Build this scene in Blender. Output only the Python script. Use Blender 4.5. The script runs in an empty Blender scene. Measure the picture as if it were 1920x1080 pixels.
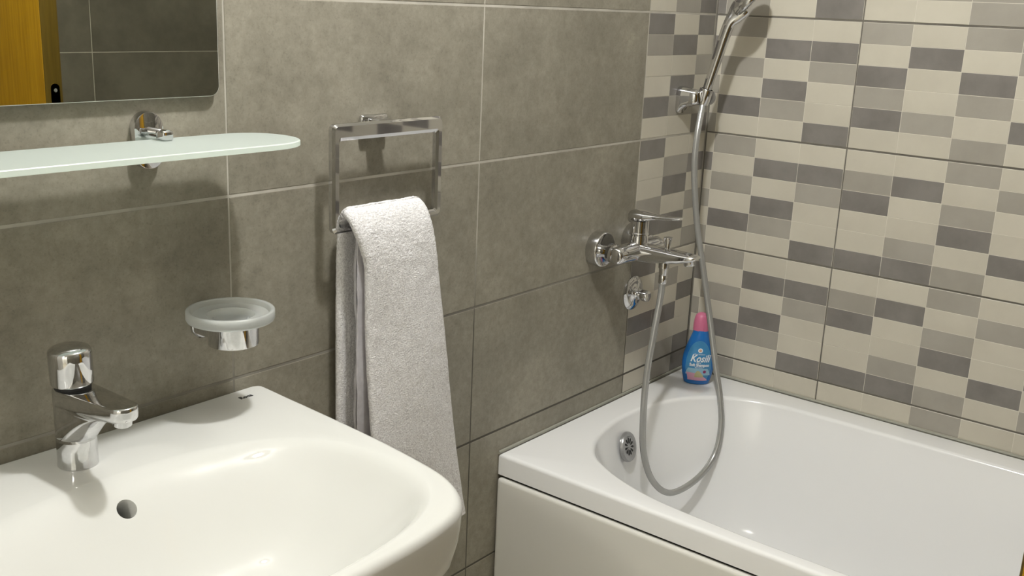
import bpy, bmesh, math, random
from mathutils import Vector, Matrix, noise
random.seed(7)
C = bpy.context.scene.collection
G = 1.51          # world height of the grout line used as z = 0 while measuring
PI = math.pi

# ------------------------------------------------------------ camera, light, exposure
cam = bpy.data.cameras.new('camera'); cam.lens = 1963.63*36/1920; cam.sensor_width = 36
cam.clip_start = 0.02
co = bpy.data.objects.new('camera', cam); C.objects.link(co)
R = Matrix(((0.62627576, 0.17967152, -0.75861507), (-0.77845998, 0.19676563, -0.59605649), (0.042175, 0.9638472, 0.26309663)))
co.matrix_world = Matrix.Translation((-2.51809, -1.34446, 0.00837+G)) @ R.to_4x4()
bpy.context.scene.camera = co
w = bpy.data.worlds.new('world'); bpy.context.scene.world = w; w.use_nodes = True
w.node_tree.nodes['Background'].inputs[0].default_value = (0.9, 0.93, 1, 1)
w.node_tree.nodes['Background'].inputs[1].default_value = 0.05
L = bpy.data.lights.new('ceiling_bulb', 'POINT'); L.energy = 64; L.shadow_soft_size = 0.045
L.color = (0.985, 0.99, 0.985)
lo = bpy.data.objects.new('ceiling_bulb', L); C.objects.link(lo); lo.location = (-1.40, -0.52, 0.93+G)
HL = bpy.data.lights.new('hall_fill', 'AREA'); HL.energy = 47; HL.shape = 'DISK'; HL.size = 0.45; HL.color = (1.0, 0.97, 0.90)  # added fill lamp out of view, brightens basin side and tub panel
ho = bpy.data.objects.new('hall_fill', HL); C.objects.link(ho); ho.location = (-3.95, -1.15, 0.97+G)
vs = bpy.context.scene.view_settings
vs.view_transform = 'Standard'; vs.look = 'None'; vs.exposure = 0.0; vs.gamma = 1.0; vs.use_curve_mapping = False

# ------------------------------------------------------------ materials
def new_mat(name):
    m = bpy.data.materials.new(name); m.use_nodes = True
    return m, m.node_tree, m.node_tree.nodes['Principled BSDF']
def simple(name, col, rough=0.5, metal=0.0, **kw):
    m, t, b = new_mat(name)
    b.inputs['Base Color'].default_value = (*col, 1); b.inputs['Roughness'].default_value = rough
    b.inputs['Metallic'].default_value = metal
    for k, v in kw.items(): b.inputs[k.replace('_', ' ')].default_value = v
    return m
def noise_mat(name, c1, c2, scale, rough=0.4, bump=0.0, bscale=None, detail=8, metal=0.0, lo_=0.35, hi=0.65, speck=0.0, stretch=None, coord='Object', spec=0.5, grain=0.0):
    m, t, b = new_mat(name); n = t.nodes; l = t.links
    tc = n.new('ShaderNodeTexCoord')
    mp = n.new('ShaderNodeMapping')
    l.new(tc.outputs[coord], mp.inputs[0])
    if stretch: mp.inputs['Scale'].default_value = stretch
    oi = n.new('ShaderNodeObjectInfo')
    add = n.new('ShaderNodeVectorMath'); add.operation = 'ADD'
    mul = n.new('ShaderNodeVectorMath'); mul.operation = 'SCALE'; mul.inputs[3].default_value = 37.0
    cx = n.new('ShaderNodeCombineXYZ'); l.new(oi.outputs['Random'], cx.inputs[0]); l.new(oi.outputs['Random'], cx.inputs[1])
    l.new(cx.outputs[0], mul.inputs[0]); l.new(mp.outputs[0], add.inputs[0]); l.new(mul.outputs[0], add.inputs[1])
    nz = n.new('ShaderNodeTexNoise'); nz.inputs['Scale'].default_value = scale; nz.inputs['Detail'].default_value = detail; nz.inputs['Roughness'].default_value = 0.62
    l.new(add.outputs[0], nz.inputs['Vector'])
    cr = n.new('ShaderNodeValToRGB'); cr.color_ramp.elements[0].position = lo_; cr.color_ramp.elements[1].position = hi
    cr.color_ramp.elements[0].color = (*c1, 1); cr.color_ramp.elements[1].color = (*c2, 1)
    l.new(nz.outputs[0], cr.inputs[0]); out = cr.outputs[0]
    if speck:
        v = n.new('ShaderNodeTexNoise'); v.inputs['Scale'].default_value = speck; v.inputs['Detail'].default_value = 2
        l.new(add.outputs[0], v.inputs['Vector'])
        r2 = n.new('ShaderNodeValToRGB'); r2.color_ramp.elements[0].position = 0.30; r2.color_ramp.elements[1].position = 0.42
        r2.color_ramp.elements[0].color = (0.86, 0.86, 0.86, 1); r2.color_ramp.elements[1].color = (1, 1, 1, 1)
        e = r2.color_ramp.elements.new(0.68); e.color = (1, 1, 1, 1)
        e = r2.color_ramp.elements.new(0.76); e.color = (1.07, 1.07, 1.06, 1)
        l.new(v.outputs[0], r2.inputs[0])
        mx = n.new('ShaderNodeMix'); mx.data_type = 'RGBA'; mx.blend_type = 'MULTIPLY'; mx.inputs[0].default_value = 1
        l.new(out, mx.inputs[6]); l.new(r2.outputs[0], mx.inputs[7]); out = mx.outputs[2]
    if grain:
        v = n.new('ShaderNodeTexNoise'); v.inputs['Scale'].default_value = grain; v.inputs['Detail'].default_value = 7; v.inputs['Roughness'].default_value = 0.75
        l.new(add.outputs[0], v.inputs['Vector'])
        r3 = n.new('ShaderNodeValToRGB'); r3.color_ramp.elements[0].position = 0.30; r3.color_ramp.elements[1].position = 0.70
        r3.color_ramp.elements[0].color = (0.80, 0.80, 0.79, 1); r3.color_ramp.elements[1].color = (1.16, 1.16, 1.16, 1)
        l.new(v.outputs[0], r3.inputs[0])
        m3 = n.new('ShaderNodeMix'); m3.data_type = 'RGBA'; m3.blend_type = 'MULTIPLY'; m3.inputs[0].default_value = 1
        l.new(out, m3.inputs[6]); l.new(r3.outputs[0], m3.inputs[7]); out = m3.outputs[2]
    l.new(out, b.inputs['Base Color'])
    b.inputs['Roughness'].default_value = rough; b.inputs['Metallic'].default_value = metal
    b.inputs['Specular IOR Level'].default_value = spec
    if bump:
        bn = n.new('ShaderNodeBump'); bn.inputs['Strength'].default_value = bump; bn.inputs['Distance'].default_value = 0.002
        n2 = n.new('ShaderNodeTexNoise'); n2.inputs['Scale'].default_value = bscale or scale*8; n2.inputs['Detail'].default_value = 4
        l.new(add.outputs[0], n2.inputs['Vector']); l.new(n2.outputs[0], bn.inputs['Height']); l.new(bn.outputs[0], b.inputs['Normal'])
    return m
M = {}
M['grey'] = noise_mat('concrete_tile', (0.222, 0.203, 0.160), (0.332, 0.307, 0.246), 7, rough=0.42, bump=0.10, bscale=90, lo_=0.28, hi=0.72, speck=260, spec=0.4, grain=55)
M['grey_shaded'] = noise_mat('concrete_tile_shaded', (0.115, 0.107, 0.085), (0.175, 0.163, 0.130), 7, rough=0.42, spec=0.4)  # same grey tile, the far wall's dimmer light put into its colour
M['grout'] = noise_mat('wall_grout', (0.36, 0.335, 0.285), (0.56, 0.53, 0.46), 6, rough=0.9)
def darken_low():
    # joints of the two lower courses get darker towards the floor
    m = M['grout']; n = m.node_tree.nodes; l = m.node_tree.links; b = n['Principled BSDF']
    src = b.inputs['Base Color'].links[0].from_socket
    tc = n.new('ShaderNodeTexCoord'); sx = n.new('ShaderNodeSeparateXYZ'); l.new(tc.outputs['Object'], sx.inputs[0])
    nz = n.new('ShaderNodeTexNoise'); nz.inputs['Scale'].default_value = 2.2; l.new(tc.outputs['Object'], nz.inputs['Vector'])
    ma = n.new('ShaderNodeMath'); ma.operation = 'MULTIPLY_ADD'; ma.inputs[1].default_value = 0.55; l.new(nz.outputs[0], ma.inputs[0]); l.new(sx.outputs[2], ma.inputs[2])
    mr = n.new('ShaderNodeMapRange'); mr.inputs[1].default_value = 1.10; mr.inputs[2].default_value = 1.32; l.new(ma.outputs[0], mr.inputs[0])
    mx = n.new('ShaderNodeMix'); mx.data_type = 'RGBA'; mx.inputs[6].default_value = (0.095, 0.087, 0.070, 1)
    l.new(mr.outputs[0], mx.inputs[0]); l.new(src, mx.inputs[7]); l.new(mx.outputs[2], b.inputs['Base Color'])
darken_low()
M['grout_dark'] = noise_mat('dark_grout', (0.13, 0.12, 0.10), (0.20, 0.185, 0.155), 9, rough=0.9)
M['mos_line'] = simple('mosaic_joint_glaze', (0.70, 0.66, 0.57), 0.45)
M['mos_l'] = noise_mat('mosaic_beige', (0.54, 0.505, 0.420), (0.60, 0.563, 0.470), 5, rough=0.33, spec=0.4)
M['mos_m'] = noise_mat('mosaic_taupe', (0.335, 0.312, 0.268), (0.39, 0.366, 0.316), 6, rough=0.33, spec=0.4)
M['mos_d'] = noise_mat('mosaic_charcoal', (0.185, 0.171, 0.156), (0.240, 0.223, 0.205), 10, rough=0.33, spec=0.4)
M['ceramic'] = simple('white_ceramic', (0.66, 0.658, 0.625), 0.01, Specular_IOR_Level=0.20)
M['acrylic'] = simple('white_acrylic', (0.90, 0.90, 0.895), 0.14)
M['panel'] = simple('white_panel', (0.72, 0.705, 0.65), 0.28)
M['chrome'] = simple('chrome', (0.68, 0.68, 0.69), 0.035, 1.0)
M['chrome_spot'] = noise_mat('chrome_limescale', (0.74, 0.74, 0.75), (0.62, 0.62, 0.62), 60, rough=0.07, metal=1.0, bump=0.02, bscale=150)
M['steel'] = simple('grey_plastic_metal', (0.36, 0.36, 0.36), 0.30, 0.6)
M['black'] = simple('black_void', (0.012, 0.012, 0.012), 0.6)
M['hose'] = simple('grey_hose', (0.40, 0.40, 0.385), 0.27, 0.45)
M['mirror'] = simple('mirror_silver', (0.60, 0.61, 0.53), 0.0, 1.0)
M['mirror_edge'] = simple('mirror_edge_glass', (0.80, 0.82, 0.76), 0.15)
M['terry'] = noise_mat('terry_cloth', (0.61, 0.585, 0.585), (0.91, 0.895, 0.89), 330, rough=0.95, bump=1.0, bscale=420, detail=3, lo_=0.30, hi=0.62, spec=0.1)
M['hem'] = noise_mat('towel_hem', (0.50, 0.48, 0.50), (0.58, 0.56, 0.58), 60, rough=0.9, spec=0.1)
M['wood'] = noise_mat('orange_wood', (0.42, 0.215, 0.006), (0.56, 0.31, 0.012), 7, rough=0.32, stretch=(14, 14, 0.7), bump=0.03, bscale=30)
M['wood_edge'] = noise_mat('orange_wood_edge', (0.10, 0.062, 0.005), (0.14, 0.088, 0.008), 7, rough=0.4, stretch=(20, 20, 0.8))
M['plate'] = simple('bronze_plate', (0.10, 0.085, 0.065), 0.45, 0.6)
M['paint'] = simple('ceiling_paint', (0.84, 0.83, 0.78), 0.8)
M['floor'] = noise_mat('floor_tile', (0.44, 0.41, 0.33), (0.54, 0.50, 0.41), 6, rough=0.5)
M['blue'] = simple('blue_plastic', (0.015, 0.165, 0.52), 0.24)
M['pink'] = simple('pink_plastic', (0.62, 0.17, 0.29), 0.35)
M['label'] = simple('label_blue', (0.05, 0.25, 0.50), 0.3)
M['label_pale'] = simple('label_pale_blue', (0.30, 0.52, 0.66), 0.3)
M['label_pink'] = simple('label_pink', (0.66, 0.36, 0.50), 0.3)
M['label_tan'] = simple('label_tan', (0.50, 0.46, 0.25), 0.3)
M['white'] = simple('print_white', (0.80, 0.84, 0.86), 0.4)
M['orange'] = simple('print_orange', (0.62, 0.22, 0.05), 0.4)
M['maroon'] = simple('print_maroon', (0.25, 0.03, 0.12), 0.4)
M['ink'] = simple('black_ink', (0.03, 0.03, 0.03), 0.5)
M['seal'] = simple('silicone_sealant', (0.36, 0.355, 0.30), 0.45)
def glass(name, col, trans, rough, mixd):
    m, t, b = new_mat(name)
    b.inputs['Base Color'].default_value = (*col, 1); b.inputs['Transmission Weight'].default_value = trans
    b.inputs['Roughness'].default_value = rough; b.inputs['IOR'].default_value = 1.45
    if mixd:
        n = t.nodes; tr = n.new('ShaderNodeBsdfTranslucent'); tr.inputs[0].default_value = (*col, 1)
        mx = n.new('ShaderNodeMixShader'); mx.inputs[0].default_value = mixd
        t.links.new(b.outputs[0], mx.inputs[1]); t.links.new(tr.outputs[0], mx.inputs[2])
        t.links.new(mx.outputs[0], n['Material Output'].inputs[0])
    return m
M['shelf_glass'] = glass('frosted_green_glass', (0.75, 0.80, 0.77), 0.22, 0.32, 0.48)
M['shelf_edge'] = glass('polished_glass_edge', (0.93, 1.0, 0.94), 0.1, 0.2, 0.45)
M['dish_glass'] = glass('frosted_dish_glass', (0.90, 0.92, 0.90), 0.72, 0.20, 0.16)

# ------------------------------------------------------------ mesh helpers
def tag(o, label=None, cat=None, group=None, kind=None):
    if label: o['label'] = label
    if cat: o['category'] = cat
    if group: o['group'] = group
    if kind: o['kind'] = kind
    return o
def empty(name, loc, label, cat, group=None):
    o = bpy.data.objects.new(name, None); C.objects.link(o); o.empty_display_size = 0.05
    o.location = (loc[0], loc[1], loc[2]+G); return tag(o, label, cat, group)
ROOT = {}
def origin(o):
    v = Vector((0, 0, 0))
    while o is not None: v += Vector(o.location); o = o.parent
    return v
def obj(name, bm, mat, parent=None, smooth=True, kind=None, angle=None):
    """bm in measuring coordinates -> linked mesh object"""
    me = bpy.data.meshes.new(name)
    if parent is None:
        xs = [v.co for v in bm.verts]
        o0 = Vector((sum(v.x for v in xs)/len(xs), sum(v.y for v in xs)/len(xs), min(v.z for v in xs)+G))
    else: o0 = origin(parent)
    for v in bm.verts: v.co = v.co + Vector((0, 0, G)) - o0
    bmesh.ops.recalc_face_normals(bm, faces=bm.faces[:])
    if smooth:
        for f in bm.faces: f.smooth = True
        for e in bm.edges:
            if len(e.link_faces) == 2 and e.calc_face_angle(0) > math.radians(angle or 38): e.smooth = False
    bm.to_mesh(me); bm.free()
    mats = mat if isinstance(mat, (list, tuple)) else [mat]
    for m in mats: me.materials.append(M[m] if isinstance(m, str) else m)
    o = bpy.data.objects.new(name, me); C.objects.link(o)
    if parent is None: o.location = o0
    else: o.parent = parent
    if kind: o['kind'] = kind
    return o
def BM(): return bmesh.new()
def box(bm, a, b, bev=0.0, seg=2):
    r = bmesh.ops.create_cube(bm, size=1)
    vs_ = r['verts']
    for v in vs_: v.co = Vector([(a[i]+b[i])/2 + v.co[i]*(b[i]-a[i]) for i in range(3)])
    if bev:
        es = list({e for v in vs_ for e in v.link_edges})
        bmesh.ops.bevel(bm, geom=es, offset=bev, segments=seg, affect='EDGES', profile=0.5)
    return bm
def loft(bm, rings, cap0=True, cap1=True, closed=True):
    R_ = [[bm.verts.new(p) for p in r] for r in rings]
    n = len(R_[0])
    for a, b in zip(R_[:-1], R_[1:]):
        for i in range(n if closed else n-1):
            bm.faces.new((a[i], a[(i+1) % n], b[(i+1) % n], b[i]))
    if cap0: bm.faces.new(R_[0][::-1])
    if cap1: bm.faces.new(R_[-1])
    return R_
def frame(d):
    d = Vector(d).normalized(); up = Vector((0, 0, 1)) if abs(d.z) < 0.9 else Vector((1, 0, 0))
    a = d.cross(up).normalized(); return a, d.cross(a).normalized(), d
def lathe(bm, base, axis, prof, n=40, cap0=True, cap1=True, sx=1.0, sy=1.0):
    """prof: (radius, height along axis)"""
    a, b, d = frame(axis); base = Vector(base)
    rings = [[base + d*h + a*(r*math.cos(2*PI*i/n)*sx) + b*(r*math.sin(2*PI*i/n)*sy) for i in range(n)] for r, h in prof]
    return loft(bm, rings, cap0, cap1)
def spline(pts, n):
    """Catmull-Rom through pts"""
    P = [Vector(p) for p in pts]; P = [P[0]*2-P[1]] + P + [P[-1]*2-P[-2]]; out = []
    for i in range(1, len(P)-2):
        for k in range(n):
            t = k/n; p0, p1, p2, p3 = P[i-1:i+3]
            out.append(0.5*((2*p1)+(p2-p0)*t+(2*p0-5*p1+4*p2-p3)*t*t+(3*p1-p0-3*p2+p3)*t**3))
    out.append(P[-2]); return out
def tube(bm, pts, rad, n=16, ry=None):
    pts = [Vector(p) for p in pts]; rings = []
    t0 = (pts[1]-pts[0]).normalized(); a, b, _ = frame(t0)
    for i, p in enumerate(pts):
        t = (pts[min(i+1, len(pts)-1)]-pts[max(i-1, 0)]).normalized()
        a = (a - t*a.dot(t)).normalized(); b = t.cross(a)
        r = rad(i/(len(pts)-1)) if callable(rad) else rad
        r2 = (ry(i/(len(pts)-1)) if callable(ry) else ry) if ry else r
        rings.append([p + a*(r*math.cos(2*PI*k/n)) + b*(r2*math.sin(2*PI*k/n)) for k in range(n)])
    return loft(bm, rings)

# ------------------------------------------------------------ walls with tiles
J = 0.0022                                     # half joint
H = 0.302
def wall_slab(name, a, b, mat):
    o = obj(name, box(BM(), a, b), mat, None, smooth=False, kind='structure'); return o
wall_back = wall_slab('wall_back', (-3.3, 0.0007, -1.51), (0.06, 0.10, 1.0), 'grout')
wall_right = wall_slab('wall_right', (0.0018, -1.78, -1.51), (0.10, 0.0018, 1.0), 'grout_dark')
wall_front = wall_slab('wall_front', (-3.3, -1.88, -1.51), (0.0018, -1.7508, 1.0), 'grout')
wall_left = wall_slab('wall_left', (-3.40, -0.72, -1.51), (-3.3, 0.0018, 1.0), 'paint')
wall_left_b = wall_slab('wall_left', (-3.40, -1.80, -1.51), (-3.3, -1.66, 1.0), 'paint')
lintel = wall_slab('trim_1', (-3.40, -1.66, 0.62), (-3.3, -0.72, 1.0), 'paint')
hall_wall = wall_slab('wall_added_hall', (-4.7, -2.3, -1.51), (-4.6, 0.6, 1.0), 'paint')  # unseen hall, added with its doorway to let the fill lamp in
hall_side = wall_slab('wall_added_hall_side', (-4.6, 0.5, -1.51), (-3.4, 0.6, 1.0), 'paint')
hall_side2 = wall_slab('wall_added_hall_end', (-4.6, -2.3, -1.51), (-3.4, -2.2, 1.0), 'paint')
floor = wall_slab('floor', (-4.7, -2.3, -1.61), (0.10, 0.60, -1.512), 'floor')
ceiling = wall_slab('ceiling', (-4.7, -2.3, 1.0), (0.10, 0.60, 1.1), 'paint')

def slab(bm, x0, x1, z0, z1, P, t=0.0016, ch=0.0009, back=0.004):
    """chamfered tile. P(u, v, d) maps wall coordinates + depth out of the wall to space; d=0 is the tile face"""
    o_ = [(x0, z0), (x1, z0), (x1, z1), (x0, z1)]
    i_ = [(x0+ch, z0+ch), (x1-ch, z0+ch), (x1-ch, z1-ch), (x0+ch, z1-ch)]
    A = [bm.verts.new(P(x, z, -back)) for x, z in o_]; B = [bm.verts.new(P(x, z, -ch*0.7)) for x, z in o_]; D = [bm.verts.new(P(x, z, 0)) for x, z in i_]
    for k in range(4):
        q = (k+1) % 4
        bm.faces.new((A[k], A[q], B[q], B[k])); bm.faces.new((B[k], B[q], D[q], D[k]))
    bm.faces.new(D); bm.faces.new(A[::-1])
Pback = lambda e: (lambda u, v, d: Vector((u, -(d+e), v)))
Pright = lambda e: (lambda u, v, d: Vector((-(d+e), u, v)))
Pfront = lambda u, v, d: Vector((u, -1.75+d, v))

zl = [1.0] + [H*k for k in range(3, -6, -1)]        # band limits from the ceiling down
zl = [0.998, 0.906, 0.604, 0.302, 0.0, -0.302, -0.604, -0.906, -1.208, -1.51]
# tuning: measured height of the tile courses on the back wall
XB = -0.92924
xs = [-3.298, XB-0.602*3, XB-0.602*2, XB-0.602, XB, XB+0.602]
for zi in range(len(zl)-1):
    for xi in range(len(xs)-1):
        b = BM(); e = random.uniform(-0.0002, 0.0002)
        slab(b, xs[xi]+J*0.7, xs[xi+1]-J*0.7, zl[zi+1]+J*1.1, zl[zi]-J*1.1, Pback(e), ch=0.0007, back=0.0004)
        obj('tile', b, 'grey', wall_back, smooth=False)
# front wall (seen only in the mirror)
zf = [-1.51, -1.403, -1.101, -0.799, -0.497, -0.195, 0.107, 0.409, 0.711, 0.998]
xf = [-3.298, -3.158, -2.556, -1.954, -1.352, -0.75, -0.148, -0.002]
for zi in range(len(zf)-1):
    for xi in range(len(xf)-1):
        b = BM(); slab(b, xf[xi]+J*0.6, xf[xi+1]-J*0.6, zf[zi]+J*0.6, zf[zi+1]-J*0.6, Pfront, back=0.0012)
        obj('tile', b, 'grey_shaded', wall_front, smooth=False)

MC = 0.602/5; MR = H/6; g = 0.0009
def mosaic(parent, Pf, edges, band_top, band_bot, cols, rows, individual=True, low=None):
    """one large tile printed as a raised mosaic. edges: column limits (u), cols[c][r] in 'lmd'"""
    u0, u1 = edges[0], edges[-1]
    e = random.uniform(-0.0003, 0.0003)
    b = BM(); slab(b, min(u0, u1)+J*0.8, max(u0, u1)-J*0.8, max(band_bot+J, low or -9), band_top-J, Pf(e-0.0005), back=0.0010)
    t = obj('mosaic_tile', b, 'mos_line', parent, smooth=False)
    hh = (band_top-band_bot-2*J)/6
    acc = {}
    for c in range(len(cols)):
        a, d = edges[c], edges[c+1]
        lo_, hi_ = min(a, d), max(a, d)
        if abs(lo_-min(u0, u1)) < 1e-6: lo_ += J*0.8
        if abs(hi_-max(u0, u1)) < 1e-6: hi_ -= J*0.8
        for r in range(6):
            zt = band_top-J-hh*r; zb = zt-hh
            if low is not None and zt < low: continue
            m = 'mos_'+cols[c][r]
            if individual:
                b = BM(); slab(b, lo_+g*0.7, hi_-g*0.7, zb+g*0.7, zt-g*0.7, Pf(e), ch=0.0003, back=0.0004)
                obj('mosaic_piece', b, m, t, smooth=False)
            else:
                acc.setdefault(m, BM()); slab(acc[m], lo_+g*0.7, hi_-g*0.7, zb+g*0.7, zt-g*0.7, Pf(e), ch=0.0003, back=0.0004)
    for m, b in acc.items(): obj('mosaic_piece', b, m, t, smooth=False, kind='stuff')
# wall_right patterns, columns given from the corner outwards, rows top to bottom
TL = ['ldlmlm', 'mlmldl', 'ldldml', 'ldmlld']
TL_top = ['ldlmld', 'ldlmlm', 'lmlldl', 'dlmldd']
T1 = ['mldmdl', 'ldllml', 'mldmlm', 'mmlldl', 'lldlmm']
T2 = ['lmdlld', 'ldllmd', 'mlmdlm', 'lmlldl', 'llddlm']
T0 = ['llmldl', 'ldmlml', 'lmldmm', 'ldlmlm', 'mldlll']
W1 = -0.38801
eL = [-0.002, W1+3*MC, W1+2*MC, W1+MC, W1]
eR = [W1-MC*k for k in range(6)]
eF = [eR[-1]-MC*k for k in range(6)]
eG = [eF[-1]-MC*k for k in range(2)]
for zi in range(len(zl)-1):
    zt, zb = zl[zi], zl[zi+1]
    if zt < -1.0: continue
    vis = zt < 0.31
    low = -0.9665 if zb < -0.95 else None
    left = TL_top if zt > 0.01 else TL
    right = T0 if zt > 0.01 else (T1 if zt > -0.01 else T2)
    if zb < -0.95: left = ['dldlml', 'mlmldl', 'ldldml', 'ldmlld']; right = T2
    mosaic(wall_right, Pright, eL, zt, zb, left, 6, vis, low)
    mosaic(wall_right, Pright, eR, zt, zb, right, 6, vis, low)
    mosaic(wall_right, Pright, eF, zt, zb, T1, 6, False, low)
    mosaic(wall_right, Pright, [eG[0], -1.748], zt, zb, ['lmdlmd'], 6, False, low)
# mosaic return on the back wall
XC = XB+0.602
eA = [XC, XC+MC, XC+2*MC, -0.002]
A_top = ['mldlml', 'dlmldm', 'lmdlmd']
A0 = ['dmlldl', 'ldldml', 'dlmlmd']
A1 = ['dllmdl', 'lmdldl', 'ldlmlm']
A2 = ['dlldml', 'lmldlm', 'lldlld']
A3 = ['lmdlml', 'mldmlm', 'dlmldl']
for zi in range(len(zl)-1):
    zt, zb = zl[zi], zl[zi+1]
    if zt < -1.0: continue
    pat = A_top if zt > 0.01 else (A0 if zt > -0.01 else (A1 if zt > -0.31 else (A2 if zt > -0.61 else A3)))
    mosaic(wall_back, Pback, eA, zt, zb, pat, 6, zt < 0.31, -0.9665 if zb < -0.95 else None)

# ------------------------------------------------------------ bathtub
ZR = -0.963
tub = empty('bathtub', (-0.42, -0.85, -1.51), 'long white acrylic bathtub with a front panel, set in the mosaic corner', 'bathtub')
half = [(-0.795, -0.60), (-0.785, -0.43), (-0.774, -0.352), (-0.757, -0.292), (-0.734, -0.236), (-0.700, -0.178), (-0.655, -0.136), (-0.587, -0.103), (-0.500, -0.084), (-0.425, -0.079),
        (-0.335, -0.088), (-0.235, -0.120), (-0.152, -0.185), (-0.107, -0.264), (-0.090, -0.35), (-0.085, -0.50)]
top_half = spline([(*p, 0) for p in half], 5)
LT = 1.745
contour = [Vector((p.x, p.y, 0)) for p in top_half]
far = [Vector((p.x, -LT-p.y+0.0, 0)) for p in reversed(top_half)]
contour = contour + far                        # closed loop round the opening
NC = len(contour); cc = Vector((-0.44, -LT/2, 0))
def inset(p, d):
    # move towards the middle: sides by d, ends by more
    q = Vector((p.x, p.y, 0)); r = q-cc
    sx = (0.357-d)/0.357; sy = (0.79-d*1.0)/0.79
    return Vector((cc.x+r.x*sx, cc.y+r.y*sy, 0))
def outer(p):
    # project a contour point radially onto the outer rectangle
    r = p-cc; bx = [(-0.83-cc.x)/r.x if r.x < 0 else (-0.004-cc.x)/r.x, (-0.002-cc.y)/r.y if r.y > 0 else (-LT+0.0-cc.y)/r.y]
    t = min(abs(bx[0]), abs(bx[1])); return cc+r*t
outl = [outer(p) for p in contour]
# snap the nearest outline points to the true corners so that they stay square
for cx_, cy_ in ((-0.83, -0.002), (-0.004, -0.002), (-0.83, -LT), (-0.004, -LT)):
    k = min(range(NC), key=lambda i: (outl[i]-Vector((cx_, cy_, 0))).length); outl[k] = Vector((cx_, cy_, 0))
def shr(p, d):
    return Vector((min(max(p.x, -0.83+d), -0.004-d), min(max(p.y, -LT+d), -0.002-d), 0))
rings = []
def ring(pl, z): rings.append([Vector((p.x, p.y, z)) for p in pl])
ring([shr(p, 0.004) for p in outl], ZR-0.052); ring([shr(p, 0.0) for p in outl], ZR-0.050)
for a in range(0, 7):
    th = PI/2*a/6; rr = 0.009
    ring([shr(p, rr*(1-math.cos(th))) for p in outl], ZR-rr+rr*math.sin(th))
lip = 0.011
for a in range(0, 7):
    th = PI/2*a/6
    ring([inset(p, -0.006+lip*math.sin(th)) for p in contour], ZR-lip+lip*math.cos(th) if a else ZR)
prof = [(0.010, 0.03), (0.020, 0.06), (0.032, 0.11), (0.045, 0.17), (0.060, 0.25), (0.075, 0.31), (0.095, 0.355), (0.125, 0.38), (0.165, 0.392), (0.25, 0.397), (0.34, 0.399)]
for d, z in prof: ring([inset(p, d) for p in contour], ZR-z)
b = BM(); loft(b, rings, cap0=False, cap1=True)
obj('basin', b, 'acrylic', tub, angle=60)
b = BM(); box(b, (-0.838, -LT+0.01, -1.508), (-0.818, -0.004, ZR-0.056), 0.008, 4); obj('front_panel', b, 'panel', tub)['label'] = 'cream white front panel'
b = BM(); box(b, (-0.815, -LT+0.02, -1.5), (-0.79, -0.02, ZR-0.04)); obj('support_frame', b, 'black', tub, smooth=False)
b = BM(); tube(b, [(-0.83, -0.001, ZR+0.0015), (-0.002, -0.001, ZR+0.0015), (-0.002, -LT, ZR+0.0015)], 0.0042, 8)
obj('sealant', b, 'seal', tub)
# overflow rosette
on = Vector((0.12, -0.95, 0.28)).normalized()
oc = Vector((-0.462, -0.112, -1.030))
ov = obj('overflow_cover', (lambda b: (lathe(b, oc-on*0.004, on, [(0.037, 0), (0.037, 0.006), (0.035, 0.009), (0.027, 0.0095), (0.024, 0.007), (0.004, 0.007)], 48), b)[1])(BM()), 'steel', tub)
a_, b_, d_ = frame(on)
b = BM()
for k in range(11):
    th = 2*PI*k/11; u = a_*math.cos(th)+b_*math.sin(th); v = on
    s = u.cross(v)
    r0, r1 = 0.0085, 0.0215
    P0 = oc+on*0.0033
    ring_ = [P0+u*r0+s*0.0008, P0+u*(r1-0.003)+s*0.0030, P0+u*r1+s*0.0012, P0+u*r1-s*0.0012, P0+u*(r1-0.003)-s*0.0030, P0+u*r0-s*0.0008]
    vs1 = [b.verts.new(p) for p in ring_]; vs2 = [b.verts.new(p+on*0.0006) for p in ring_]
    b.faces.new(vs2)
    for q in range(6): b.faces.new((vs1[q], vs1[(q+1) % 6], vs2[(q+1) % 6], vs2[q]))
obj('slots', b, 'black', ov, smooth=False)
obj('screw', (lambda b: (lathe(b, oc+on*0.003, on, [(0.0045, 0), (0.004, 0.0015), (0.001, 0.002)], 16), b)[1])(BM()), 'steel', ov)

# ------------------------------------------------------------ washbasin
ZS = -0.622; XS = -1.847
sink = empty('washbasin', (XS, -0.28, -0.80), 'wide white ceramic washbasin under the glass shelf', 'sink')
ro = [(0.0, -0.568), (0.10, -0.567), (0.17, -0.564), (0.225, -0.556), (0.262, -0.543), (0.292, -0.518), (0.313, -0.485), (0.326, -0.447), (0.335, -0.394), (0.344, -0.321), (0.350, -0.246), (0.355, -0.165), (0.359, -0.084), (0.3625, -0.022), (0.361, -0.009), (0.352, -0.003)]
rt = spline([(*p, 0) for p in ro], 6)
right_half = [Vector((p.x, p.y, 0)) for p in rt]
back = [Vector((x, -0.003, 0)) for x in [0.352-0.704*k/40 for k in range(1, 40)]]
left_half = [Vector((-p.x, p.y, 0)) for p in reversed(right_half)][:-1]
out_s = right_half+back+left_half             # counter-clockwise closed
NS = len(out_s)
sc = Vector((0, -0.35, 0))
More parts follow.
